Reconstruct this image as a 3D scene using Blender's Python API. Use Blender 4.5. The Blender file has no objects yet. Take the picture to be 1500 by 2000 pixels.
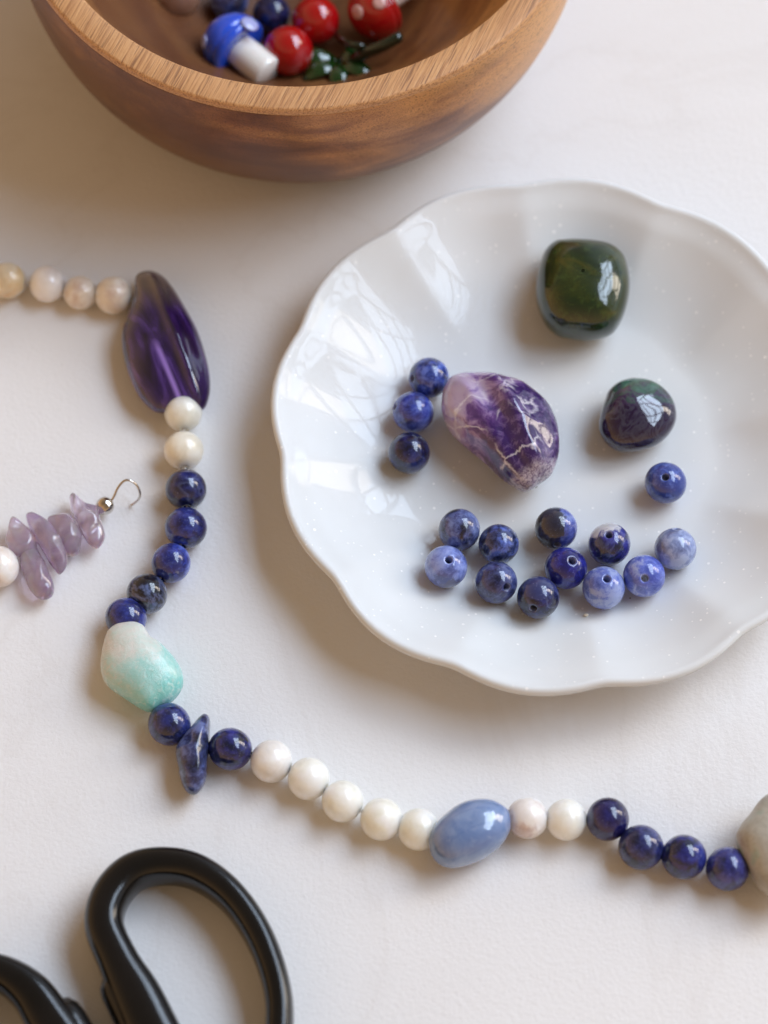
import bpy, math, random
from mathutils import Vector, Matrix, noise
R = math.radians
MM = 0.001
random.seed(7)

# ------------------------------------------------------------------ camera
ELEV = R(64.0); FPX = 6000.0; DIST = 585.0
DIRV = Vector((0, math.cos(ELEV), -math.sin(ELEV)))
UPV = Vector((0, math.sin(ELEV), math.cos(ELEV)))
BACK = -DIRV
RIGHT = Vector((1, 0, 0))
CAMP = -DIRV * DIST
sc = bpy.context.scene
col = sc.collection
cd = bpy.data.cameras.new('camera'); cam = bpy.data.objects.new('camera', cd); col.objects.link(cam)
cam.location = CAMP * MM; cam.rotation_euler = (math.pi / 2 - ELEV, 0, 0)
cd.sensor_fit = 'HORIZONTAL'; cd.sensor_width = 24.0; cd.lens = 96.0
cd.clip_start = 0.01; cd.clip_end = 50
cd.dof.use_dof = True; cd.dof.focus_distance = 0.568; cd.dof.aperture_fstop = 8.0
sc.camera = cam
sc.view_settings.view_transform = 'Standard'; sc.view_settings.look = 'None'
sc.view_settings.exposure = 0.0; sc.view_settings.gamma = 1.0

# ------------------------------------------------------------------ room light (indoors, one window)
w = bpy.data.worlds.new('World'); sc.world = w; w.use_nodes = True
nt = w.node_tree; N = nt.nodes; L = nt.links
bg = N['Background']
tc = N.new('ShaderNodeTexCoord')
dp = N.new('ShaderNodeVectorMath'); dp.operation = 'DOT_PRODUCT'
L.new(tc.outputs['Generated'], dp.inputs[0]); dp.inputs[1].default_value = Vector((0.78, 0.52, 0.34)).normalized()
wr = N.new('ShaderNodeValToRGB'); wr.color_ramp.interpolation = 'EASE'
e = wr.color_ramp.elements
e[0].position = 0.10; e[0].color = (0.64, 0.39, 0.195, 1)
e[1].position = 0.97; e[1].color = (0.50, 0.55, 0.64, 1)
x = e.new(0.74); x.color = (0.38, 0.27, 0.17, 1)
mr = N.new('ShaderNodeMath'); mr.operation = 'MULTIPLY_ADD'; mr.inputs[1].default_value = 0.5; mr.inputs[2].default_value = 0.5
L.new(dp.outputs['Value'], mr.inputs[0]); L.new(mr.outputs[0], wr.inputs['Fac']); 
sz = N.new('ShaderNodeSeparateXYZ'); L.new(tc.outputs['Generated'], sz.inputs[0])
cz = N.new('ShaderNodeMapRange'); L.new(sz.outputs['Z'], cz.inputs[0]); cz.inputs[1].default_value = 0.25; cz.inputs[2].default_value = 1.0; cz.inputs[3].default_value = 1.35; cz.inputs[4].default_value = 0.42
cm = N.new('ShaderNodeVectorMath'); cm.operation = 'SCALE'; L.new(wr.outputs['Color'], cm.inputs[0]); L.new(cz.outputs[0], cm.inputs['Scale'])
L.new(cm.outputs[0], bg.inputs['Color'])
bg.inputs['Strength'].default_value = 1.06

WDIR = Vector((0.905, 0.425, 0)).normalized()
WC = WDIR * 0.90 + Vector((0, 0, 1.20))
WW, WH = 1.0, 1.76
wrot = Vector((-WDIR.x, -WDIR.y, 0)).to_track_quat('-Z', 'Z').to_euler()
def window_light(name, zc, h, colr, rad):
    ld = bpy.data.lights.new(name, 'AREA'); ld.shape = 'RECTANGLE'; ld.size = WW; ld.size_y = h
    ld.color = colr; ld.energy = rad * math.pi * WW * h
    o = bpy.data.objects.new(name, ld); col.objects.link(o)
    o.location = (WC.x, WC.y, zc); o.rotation_euler = wrot
window_light('window_daylight', WC.z + 0.14, WH - 0.28, (0.71, 0.865, 1.08), 9.9)
window_light('window_low_daylight', WC.z - 0.54, 0.28, (1.0, 0.88, 0.74), 9.0)

# ------------------------------------------------------------------ helpers
def P(px, py, z=0.0):
    """photo pixel -> point in mm on the horizontal plane at height z"""
    d = DIRV + RIGHT * ((px - 750) / FPX) + UPV * ((1000 - py) / FPX)
    return CAMP + d * ((z - CAMP.z) / d.z)
def cdir(a, b, c):
    return (RIGHT * a + UPV * b + BACK * c).normalized()
def tag(o, label=None, cat=None, group=None, kind=None):
    if label: o['label'] = label
    if cat: o['category'] = cat
    if group: o['group'] = group
    if kind: o['kind'] = kind
    return o
def mk(name, vs, fs, mat, parent=None, loc=None, smooth=True):
    me = bpy.data.meshes.new(name)
    me.from_pydata([(v[0] * MM, v[1] * MM, v[2] * MM) for v in vs], [], fs)
    me.polygons.foreach_set('use_smooth', [smooth] * len(me.polygons)); me.update()
    if mat: me.materials.append(mat)
    return link(name, me, parent, loc)
def link(name, me, parent=None, loc=None):
    o = bpy.data.objects.new(name, me); col.objects.link(o)
    if parent: o.parent = parent
    if loc is not None: o.location = Vector(loc) * MM
    return o
def empty(name, loc):
    o = bpy.data.objects.new(name, None); col.objects.link(o); o.location = Vector(loc) * MM
    o.empty_display_size = 0.005
    return o
def grid_faces(nu, nv, close_u=True):
    fs = []
    for j in range(nv - 1):
        for i in range(nu if close_u else nu - 1):
            a = j * nu + i; b = j * nu + (i + 1) % nu
            fs.append((a, b, b + nu, a + nu))
    return fs
def lathe(prof, n=64):
    vs = []
    for r, z in prof:
        for i in range(n):
            a = 2 * math.pi * i / n
            vs.append((r * math.cos(a), r * math.sin(a), z))
    return vs, grid_faces(n, len(prof))
def tube(pts, rad, n=12, sec=None, closed=False):
    """sweep; rad number or list; sec(angle)->(a,b) multipliers with b along world up"""
    vs = []; m = len(pts); pts = [Vector(p) for p in pts]
    for k, p in enumerate(pts):
        if closed: t = pts[(k + 1) % m] - pts[k - 1]
        else: t = pts[min(k + 1, m - 1)] - pts[max(k - 1, 0)]
        t.normalize()
        up = Vector((0, 0, 1)) if abs(t.z) < 0.93 else Vector((0, 1, 0))
        s = t.cross(up).normalized(); u = s.cross(t).normalized()
        r = rad[k] if isinstance(rad, (list, tuple)) else rad
        ra, rb = r if isinstance(r, (tuple, list)) else (r, r)
        for i in range(n):
            a = 2 * math.pi * i / n
            ca, sa = math.cos(a), math.sin(a)
            if sec: ca, sa = sec(ca, sa)
            v = p + s * (ra * ca) + u * (rb * sa)
            vs.append(v)
    fs = grid_faces(n, m)
    if closed:
        b = (m - 1) * n
        fs += [(b + i, b + (i + 1) % n, (i + 1) % n, i) for i in range(n)]
    else:
        fs.append(tuple(range(n - 1, -1, -1))); fs.append(tuple(range((m - 1) * n, m * n)))
    return vs, fs
def catmull(pts, sub=8, closed=False):
    pts = [Vector(p) for p in pts]; out = []; m = len(pts)
    rng = range(m) if closed else range(m - 1)
    for i in rng:
        if closed: p0, p1, p2, p3 = pts[i - 1], pts[i], pts[(i + 1) % m], pts[(i + 2) % m]
        else: p0, p1, p2, p3 = pts[max(i - 1, 0)], pts[i], pts[i + 1], pts[min(i + 2, m - 1)]
        for k in range(sub):
            t = k / sub
            out.append(0.5 * ((2 * p1) + (p2 - p0) * t + (2 * p0 - 5 * p1 + 4 * p2 - p3) * t * t + (3 * p1 - p0 - 3 * p2 + p3) * t ** 3))
    if not closed: out.append(pts[-1])
    return out

# ------------------------------------------------------------------ materials
class Mat:
    def __init__(s, name):
        s.m = bpy.data.materials.new(name); s.m.use_nodes = True
        s.t = s.m.node_tree; s.n = s.t.nodes; s.l = s.t.links; s.b = s.n['Principled BSDF']
    def set(s, **k):
        for a, v in k.items():
            s.inp(s.b.inputs[a.replace('_', ' ')], v)
        return s
    def inp(s, sock, v):
        if isinstance(v, bpy.types.NodeSocket): s.l.new(v, sock)
        elif isinstance(v, (tuple, list)) and len(v) == 3 and sock.type == 'RGBA': sock.default_value = (*v, 1)
        else: sock.default_value = v
    def co(s, off=(0, 0, 0), rot=(0, 0, 0), scale=(1, 1, 1)):
        tc = s.n.new('ShaderNodeTexCoord')
        a = s.n.new('ShaderNodeVectorMath'); a.operation = 'SCALE'; a.inputs['Scale'].default_value = 1000.0
        s.l.new(tc.outputs['Object'], a.inputs[0])
        m0 = s.n.new('ShaderNodeMapping'); m0.inputs['Rotation'].default_value = rot; s.l.new(a.outputs[0], m0.inputs[0])
        mp = s.n.new('ShaderNodeMapping'); mp.inputs['Location'].default_value = off; mp.inputs['Scale'].default_value = scale
        s.l.new(m0.outputs[0], mp.inputs[0]); return mp.outputs[0]
    def noise(s, co, scale, detail=4, rough=0.5, dist=0.0, color=False):
        n = s.n.new('ShaderNodeTexNoise'); s.l.new(co, n.inputs['Vector'])
        n.inputs['Scale'].default_value = scale; n.inputs['Detail'].default_value = detail
        n.inputs['Roughness'].default_value = rough; n.inputs['Distortion'].default_value = dist
        return n.outputs['Color' if color else 'Fac']
    def vor(s, co, scale, feature='F1', out='Distance', rnd=1.0):
        n = s.n.new('ShaderNodeTexVoronoi'); n.feature = feature; s.l.new(co, n.inputs['Vector'])
        n.inputs['Scale'].default_value = scale; n.inputs['Randomness'].default_value = rnd
        return n.outputs[out]
    def math(s, op, a, b=0.0, c=None, clamp=False):
        n = s.n.new('ShaderNodeMath'); n.operation = op; n.use_clamp = clamp
        s.inp(n.inputs[0], a); s.inp(n.inputs[1], b)
        if c is not None: s.inp(n.inputs[2], c)
        return n.outputs[0]
    def ramp(s, fac, stops, interp='LINEAR'):
        n = s.n.new('ShaderNodeValToRGB'); n.color_ramp.interpolation = interp
        s.l.new(fac, n.inputs['Fac']); e = n.color_ramp.elements
        while len(e) < len(stops): e.new(0.5)
        for k, (p, c) in enumerate(stops):
            e[k].position = p
            if not isinstance(c, (tuple, list)): c = (c, c, c)
            e[k].color = (*c, 1)
        return n.outputs['Color']
    def mix(s, f, a, b, mode='MIX'):
        n = s.n.new('ShaderNodeMix'); n.data_type = 'RGBA'; n.blend_type = mode
        s.inp(n.inputs[0], f); s.inp(n.inputs[6], a); s.inp(n.inputs[7], b)
        return n.outputs[2]
    def sep(s, co):
        n = s.n.new('ShaderNodeSeparateXYZ'); s.l.new(co, n.inputs[0]); return n.outputs
    def bump(s, h, dist, strength=1.0, nrm=None):
        n = s.n.new('ShaderNodeBump'); s.l.new(h, n.inputs['Height'])
        n.inputs['Distance'].default_value = dist * MM; n.inputs['Strength'].default_value = strength
        if nrm: s.l.new(nrm, n.inputs['Normal'])
        return n.outputs[0]

def seedv(k): 
    r = random.Random(k * 7.13 + 3); return (r.uniform(-90, 90), r.uniform(-90, 90), r.uniform(-90, 90))

def mat_table():
    a = Mat('white_leathery_laminate'); co = a.co()
    soft = a.noise(co, 0.006, 3, 0.55, 1.5)
    vein = a.noise(co, 0.0045, 5, 0.6, 2.2)
    v = a.math('ABSOLUTE', a.math('SUBTRACT', vein, 0.5))
    vf = a.ramp(v, [(0.0, 1.0), (0.012, 0.35), (0.05, 0.0)])
    base = a.ramp(soft, [(0.3, (0.785, 0.78, 0.78)), (0.7, (0.83, 0.83, 0.835))])
    base = a.mix(a.math('MULTIPLY', vf, 0.09), base, (0.50, 0.44, 0.38))
    g = a.noise(co, 1.5, 3, 0.6, 0.7)
    g2 = a.vor(co, 1.1)
    h = a.math('ADD', a.math('MULTIPLY', g, 1.0), a.math('MULTIPLY', g2, 0.45))
    # dust and lint specks
    sp = a.vor(co, 0.028)
    sf = a.ramp(sp, [(0.0, 1.0), (0.008, 1.0), (0.011, 0.0)])
    base = a.mix(a.math('MULTIPLY', sf, 0.6), base, (0.2, 0.16, 0.13))
    rr = a.ramp(g, [(0.3, 0.28), (0.7, 0.46)])
    a.set(Base_Color=base, Roughness=rr, Specular_IOR_Level=0.38, Normal=a.bump(h, 0.10, 0.75)); return a.m
def mat_plate():
    a = Mat('speckled_white_glaze'); co = a.co()
    big = a.noise(co, 0.05, 3)
    base = a.ramp(big, [(0.3, (0.68, 0.715, 0.735)), (0.7, (0.73, 0.76, 0.78))])
    v = a.vor(co, 0.8); vc = a.vor(co, 0.8, out='Color')
    rad = a.math('MULTIPLY', a.math('POWER', a.sep(vc)[0], 2.2), 0.26)
    f = a.math('LESS_THAN', v, rad)
    base = a.mix(a.math('MULTIPLY', f, a.math('MULTIPLY', a.sep(vc)[1], 0.85)), base, (0.97, 0.98, 0.98))
    v2 = a.vor(co, 0.13); vc2 = a.vor(co, 0.13, out='Color')
    rad2 = a.math('MULTIPLY', a.math('POWER', a.sep(vc2)[1], 4.0), 0.055)
    base = a.mix(a.math('MULTIPLY', a.math('LESS_THAN', v2, rad2), 0.7), base, (0.14, 0.13, 0.07))
    wob = a.noise(co, 0.16, 2)
    a.set(Base_Color=base, Roughness=0.25, Coat_Weight=0.24, Coat_Roughness=0.0, Specular_IOR_Level=0.06,
          Coat_IOR=1.6, Coat_Normal=a.bump(wob, 0.5, 0.04)); return a.m
def mat_wood(kind):
    a = Mat('acacia_' + kind); rot = (0, 0, R(24))
    ca = a.co(rot=rot); 
    st = a.co(rot=rot, scale=(1.0, 0.035, 1.0))
    fine = a.noise(st, 2.2, 4, 0.65, 0.35)
    st2 = a.co(rot=rot, scale=(1.0, 0.028, 1.0), off=(13, 4, 5))
    pores = a.noise(st2, 4.2, 2, 0.6, 0.2)
    band = a.noise(a.co(rot=rot, scale=(0.45, 0.16, 1.5), off=(3, 8, 21)), 0.07, 4, 0.55, 0.7)
    if kind == 'rim':
        base = a.ramp(fine, [(0.30, (0.33, 0.150, 0.060)), (0.50, (0.56, 0.295, 0.125)), (0.72, (0.66, 0.38, 0.175))])
        pf = a.ramp(pores, [(0.55, 0.0), (0.63, 0.65)])
        base = a.mix(pf, base, (0.17, 0.08, 0.038))
        a.set(Base_Color=base, Roughness=0.5, Normal=a.bump(pores, -0.12, 0.6))
    else:
        base = a.ramp(band, [(0.32, (0.17, 0.060, 0.022)), (0.45, (0.36, 0.145, 0.050)), (0.60, (0.66, 0.31, 0.10)), (0.7, (0.46, 0.20, 0.07))])
        base = a.mix(0.5, base, a.ramp(fine, [(0.3, (0.35, 0.35, 0.35)), (0.7, (1.0, 1.0, 1.0))]), 'MULTIPLY')
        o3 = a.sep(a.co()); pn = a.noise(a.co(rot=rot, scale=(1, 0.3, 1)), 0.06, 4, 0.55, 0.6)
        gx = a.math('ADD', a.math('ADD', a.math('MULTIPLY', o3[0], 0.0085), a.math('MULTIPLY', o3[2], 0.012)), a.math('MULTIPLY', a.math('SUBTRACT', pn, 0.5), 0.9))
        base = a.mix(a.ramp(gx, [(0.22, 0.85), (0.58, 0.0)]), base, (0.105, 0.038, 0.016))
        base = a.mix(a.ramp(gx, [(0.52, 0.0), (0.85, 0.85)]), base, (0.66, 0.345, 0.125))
        pf = a.ramp(pores, [(0.56, 0.0), (0.63, 0.6)])
        base = a.mix(pf, base, (0.055, 0.025, 0.012))
        a.set(Base_Color=base, Roughness=0.36, Specular_IOR_Level=0.4, Normal=a.bump(pores, -0.08, 0.5))
    return a.m
def mat_sodalite(seed, dark, mid, light, vein=0.3, bias=0.0, patch=None, hole=True, split=None):
    dark, mid, light = [(q[0] * 0.93, q[1] * 1.01, q[2]) for q in (dark, mid, light)]
    a = Mat('blue_stone'); co = a.co(off=seedv(seed))
    n1 = a.noise(co, 0.17, 5, 0.55, 0.8)
    n2 = a.noise(co, 0.75, 5, 0.65, 0.5)
    f = a.math('MULTIPLY_ADD', a.math('SUBTRACT', a.math('ADD', a.math('MULTIPLY', n1, 0.58), a.math('MULTIPLY', n2, 0.42 )), 0.5), 1.35, 0.5)
    f = a.math('ADD', f, bias)
    c = a.ramp(f, [(0.38, dark), (0.50, mid), (0.62, light)])
    v = a.math('ABSOLUTE', a.math('SUBTRACT', a.noise(co, 0.12, 4, 0.55, 1.6), 0.5))
    vf = a.ramp(v, [(0.0, vein * 0.45), (0.05, 0.0)])
    c = a.mix(vf, c, (0.22, 0.27, 0.55))
    if patch:
        pco, thr = patch
        pn = a.noise(a.co(off=seedv(seed + 50)), 0.16, 4, 0.5, 0.5)
        pf = a.ramp(pn, [(thr, 0.0), (thr + 0.05, 1.0)])
        c = a.mix(pf, c, pco)
    if split:
        sd, thr, pco = split
        dn = a.n.new('ShaderNodeVectorMath'); dn.operation = 'DOT_PRODUCT'; a.l.new(a.co(), dn.inputs[0]); dn.inputs[1].default_value = sd
        pv = a.math('ADD', dn.outputs['Value'], a.math('MULTIPLY', a.math('SUBTRACT', a.noise(a.co(off=seedv(seed + 51)), 0.35, 5, 0.6, 0.5), 0.5), 4.5))
        pf = a.ramp(a.math('MULTIPLY_ADD', a.math('SUBTRACT', pv, thr), 0.25, 0.5), [(0.44, 0.0), (0.58, 0.93)])
        c = a.mix(pf, c, pco)
    g = a.noise(co, 2.2, 3, 0.6)
    c = a.mix(a.ramp(g, [(0.60, 0.0), (0.75, 0.22)]), c, (0.33, 0.38, 0.62))
    if hole:
        o = a.sep(a.co()); rr = a.math('SQRT', a.math('ADD', a.math('POWER', o[0], 2.0), a.math('POWER', o[1], 2.0)))
        rn = a.math('ADD', rr, a.math('MULTIPLY', a.noise(co, 1.4, 3), 0.35))
        hf = a.ramp(a.math('MULTIPLY', rn, 0.5), [(0.40, 0.65), (0.50, 0.0)])
        c = a.mix(hf, c, (0.40, 0.44, 0.62))
    pit = a.vor(co, 0.45)
    a.set(Base_Color=c, Roughness=0.3, Specular_IOR_Level=0.12, Coat_Weight=1.0, Coat_Roughness=0.025, Coat_IOR=1.6,
          Coat_Normal=a.bump(n2, 0.03, 0.5), Normal=a.bump(pit, 0.02, 0.4),
          Subsurface_Weight=0.12, Subsurface_Radius=(0.3, 0.35, 0.9), Subsurface_Scale=0.001)
    return a.m
def mat_milk(seed, c0, c1, blot=None, w=0.5, thr=0.55, trans=0.0):
    a = Mat('milky_stone'); co = a.co(off=seedv(seed))
    n = a.noise(co, 0.16, 4, 0.5, 0.9)
    c = a.ramp(n, [(0.36, tuple(v * 0.88 for v in c0)), (0.5, c0), (0.64, c1)])
    if blot:
        bn = a.noise(a.co(off=seedv(seed + 31)), 0.22, 5, 0.6, 0.4)
        c = a.mix(a.ramp(bn, [(thr, 0.0), (thr + 0.14, w)]), c, blot)
    n2 = a.noise(co, 0.9, 4, 0.6, 0.8)
    c = a.mix(0.3, c, a.ramp(n2, [(0.38, (0.84, 0.83, 0.78)), (0.60, (1, 1, 1))]), 'MULTIPLY')
    a.set(Base_Color=c, Roughness=0.3, Coat_Weight=0.7, Coat_Roughness=0.07, Coat_Normal=a.bump(n2, 0.04, 0.5),
          Subsurface_Weight=1.0, Subsurface_Radius=(1.0, 0.93, 0.82), Subsurface_Scale=0.0055, Transmission_Weight=trans)
    return a.m
def mat_glass(name, c, rough=0.05, trans=0.0):
    a = Mat(name); a.set(Base_Color=c, Roughness=rough, Coat_Weight=1.0, Coat_Roughness=0.02, Transmission_Weight=trans,
                         Subsurface_Weight=0.15, Subsurface_Radius=(1, 0.4, 0.4), Subsurface_Scale=0.001); return a.m

# ------------------------------------------------------------------ setting: table and window frame
vs, fs = [], []
tx0, tx1, ty0, ty1 = -700, 520, -480, 620
vs = [(tx0, ty0, 0), (tx1, ty0, 0), (tx1, ty1, 0), (tx0, ty1, 0), (tx0, ty0, -28), (tx1, ty0, -28), (tx1, ty1, -28), (tx0, ty1, -28)]
fs = [(0, 1, 2, 3), (7, 6, 5, 4), (0, 4, 5, 1), (1, 5, 6, 2), (2, 6, 7, 3), (3, 7, 4, 0)]
tag(mk('table_top', vs, fs, mat_table(), smooth=False), kind='structure')

def box(vs, fs, c, h):
    b = len(vs)
    for dx in (-1, 1):
        for dy in (-1, 1):
            for dz in (-1, 1): vs.append((c[0] + dx * h[0], c[1] + dy * h[1], c[2] + dz * h[2]))
    for f in ((0, 1, 3, 2), (4, 6, 7, 5), (0, 4, 5, 1), (2, 3, 7, 6), (0, 2, 6, 4), (1, 5, 7, 3)): fs.append(tuple(b + i for i in f))
fm = Mat('window_frame_paint'); fm.set(Base_Color=(0.35, 0.33, 0.31), Roughness=0.5)
vs, fs = [], []
hw, hh = WW * 500, WH * 500
for k in range(4):
    box(vs, fs, (-hw + k * WW * 1000 / 3, 0, 0), (24 if k in (0, 3) else 17, 12, hh))
for k in range(7):
    box(vs, fs, (0, 1.5, -hh + k * WH * 1000 / 6), (hw + 20, 11, 24 if k in (0, 6) else 16))
wf = mk('window_frame', vs, fs, fm.m, smooth=False); tag(wf, kind='structure')
wf.location = WC - WDIR * 0.03; wf.rotation_euler = (0, 0, math.atan2(WDIR.y, WDIR.x) - math.pi / 2)

# ------------------------------------------------------------------ wooden bowl
RIMZ = 48.0; BR = 55.6
bf = P(575, 212, RIMZ); BC = Vector((bf.x, bf.y + BR, 0))
bowl = empty('wooden_bowl', BC)
tag(bowl, 'round brown acacia wood bowl holding glass beads, behind the plate', 'bowl')
out = [(0, 0.3), (30, 0.2), (34, 0.0), (37, 0.7), (41.7, 3.4), (46.4, 8), (50.3, 14), (53.3, 21), (55.4, 29), (56.4, 37), (56.4, 43), (56.05, 46.6)]
def bowl_in(r): return 6.5 + 40.5 * (min(r, 50.6) / 50.6) ** 2.7
inn = [(50.55, 46.6)] + [(r, bowl_in(r)) for r in (50.2, 49.5, 48, 46, 43, 39, 34, 28, 21, 14, 7, 0)]
pp = [Vector((r, z, 0)) for r, z in out]
outs = [(p.x, p.y) for p in catmull(pp[1:], 4)]
vs, fs = lathe([(0.01, 0.3)] + outs + [(53, 46.55)] + inn[:-1] + [(0.01, 6.5)], 160)
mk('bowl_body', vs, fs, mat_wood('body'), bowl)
rp = []
for r, z in [(50.55, 46.4), (50.55, 47.7), (50.75, 47.95), (51.0, 48.02), (55.35, 48.02), (55.65, 47.93), (55.9, 47.7), (56.02, 47.3), (56.08, 46.4)]: rp.append((r, z))
vs, fs = lathe(rp, 200); mk('rim', vs, fs, mat_wood('rim'), bowl)

# ------------------------------------------------------------------ scalloped plate
PC = P(1096, 827, 13); PC.z = 0
PN = R(97)      # angle of one notch, twelve in all
PR = 53.6
def lobe(th):
    s = abs(math.sin(6 * (th - PN))); return math.sqrt(s * s + 0.05) ** 0.9
def smooth(t): t = max(0, min(1, t)); return t * t * (3 - 2 * t)
def plate_rz(s, th):
    """top surface: s 0..1 centre to lip"""
    lb = lobe(th)
    Rr = PR - 2.0 + 2.0 * lb + 0.25 * math.sin(3 * th + 1) + 0.2 * math.sin(5 * th)
    wr = 29.5 - 1.0 * (1 - lb)
    if s < 0.45:
        return wr * s / 0.45, 2.6
    t = (s - 0.45) / 0.55
    r = wr + (Rr - wr) * t
    wv = 0.5 * math.sin(2 * th + 0.7) + 0.5 * math.sin(3 * th + 2.0)
    z = 2.6 + 10.6 * (0.04 * smooth(t * 5) * t + 0.96 * t ** 1.6) + (1.25 + 0.35 * wv) * (1 - lb) * math.sin(math.pi * min(1, t * 1.02)) * (0.3 + 0.7 * t) * smooth(t / 0.4)
    z += (0.35 * (1 - lb) + 0.25 * wv) * t ** 2
    z -= 0.6 * smooth((t - 0.80) / 0.2)
    return r, z
def plate_surf(x, y):
    dx, dy = x - PC.x, y - PC.y; r = math.hypot(dx, dy); th = math.atan2(dy, dx)
    lo, hi = 0.0, 1.0
    for _ in range(24):
        m = (lo + hi) / 2
        if plate_rz(m, th)[0] < r: lo = m
        else: hi = m
    return plate_rz(lo, th)[1]
nth = 480; rows = []
ss = [0.002, 0.1, 0.2, 0.3, 0.38, 0.43, 0.455] + [0.47 + 0.53 * k / 40 for k in range(41)]
for s in ss: rows.append([plate_rz(s, 2 * math.pi * i / nth) for i in range(nth)])
lip = rows[-1]
for dr, dz in ((0.45, 0.22), (0.95, 0.18), (1.35, -0.12), (1.58, -0.6), (1.55, -1.15), (1.2, -1.65), (0.5, -2.0)):
    rows.append([(r + dr, z + dz) for r, z in lip])
for k in range(1, 16):
    t = 1 - k / 16
    rows.append([(lambda q: (q[0] - 0.2, q[1] - 2.3 * (0.85 + 0.15 * t)))(plate_rz(0.45 + 0.55 * t * 0.99, 2 * math.pi * i / nth)) for i in range(nth)])
rows.append([(29, 0.3)] * nth); rows.append([(28, 0.0)] * nth); rows.append([(26.5, 0.0)] * nth); rows.append([(25.5, 0.6)] * nth); rows.append([(0.05, 0.6)] * nth)
vs = []
for row in rows:
    for i, (r, z) in enumerate(row):
        a = 2 * math.pi * i / nth; vs.append((r * math.cos(a), r * math.sin(a), z))
pl = mk('scalloped_plate', vs, grid_faces(nth, len(rows)), mat_plate(), None, PC)
tag(pl, 'glossy white scalloped ceramic plate with tiny speckles, holding loose beads and three stones', 'plate')

# ------------------------------------------------------------------ beads
def bead_mesh(r, hole=0.68):
    prof = []; a0 = math.asin(hole * 1.12 / r)
    n = 30
    prof.append((hole, -r * 0.55)); 
    prof.append((hole, -r * math.cos(a0) + 0.22))
    for k in range(n + 1):
        a = a0 + (math.pi - 2 * a0) * k / n
        prof.append((r * math.sin(a), -r * math.cos(a)))
    prof.append((hole, r * math.cos(a0) - 0.22)); prof.append((hole, r * 0.55))
    vs, fs = lathe(prof, 48)
    b = len(vs) - 48
    # the bore runs right through
    fs += [(b + i, i, (i + 1) % 48, b + (i + 1) % 48)[::-1] for i in range(48)]
    me = bpy.data.meshes.new('bead')
    me.from_pydata([(v[0] * MM, v[1] * MM, v[2] * MM) for v in vs], [], fs)
    me.polygons.foreach_set('use_smooth', [True] * len(me.polygons)); me.update(); me.materials.append(None)
    return me
_bm = {}
def bead(name, c, r, axis, mat, parent=None):
    key = round(r, 1)
    if key not in _bm: _bm[key] = bead_mesh(key)
    o = link(name, _bm[key], parent, None)
    o.material_slots[0].link = 'OBJECT'; o.material_slots[0].material = mat
    pl0 = parent.location if parent else Vector((0, 0, 0))
    rv = random.Random(int(c[0] * 97 + c[1] * 31)); o.scale = (rv.uniform(0.975, 1.015), rv.uniform(0.975, 1.015), rv.uniform(0.965, 1.01))
    o.location = Vector(c) * MM - pl0
    q = Vector(axis).normalized().to_track_quat('Z', 'Y'); o.rotation_euler = q.to_euler()
    return o
D0, M0, L0 = (0.006, 0.010, 0.042), (0.026, 0.048, 0.26), (0.10, 0.15, 0.52)
NAVY = ((0.004, 0.005, 0.020), (0.009, 0.012, 0.065), (0.020, 0.028, 0.15))
BLUE = (D0, M0, L0)
BRIGHT = ((0.014, 0.020, 0.14), (0.042, 0.062, 0.36), (0.13, 0.18, 0.56))
MOTT = ((0.010, 0.011, 0.030), (0.050, 0.062, 0.20), (0.16, 0.20, 0.44))
PERI = ((0.08, 0.10, 0.30), (0.19, 0.235, 0.60), (0.30, 0.35, 0.70))
PALE = ((0.13, 0.15, 0.30), (0.22, 0.26, 0.50), (0.38, 0.42, 0.66))
WHITE = (0.55, 0.56, 0.60); BLK = (0.018, 0.018, 0.024)
G = 'loose blue stone beads on the plate'
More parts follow.
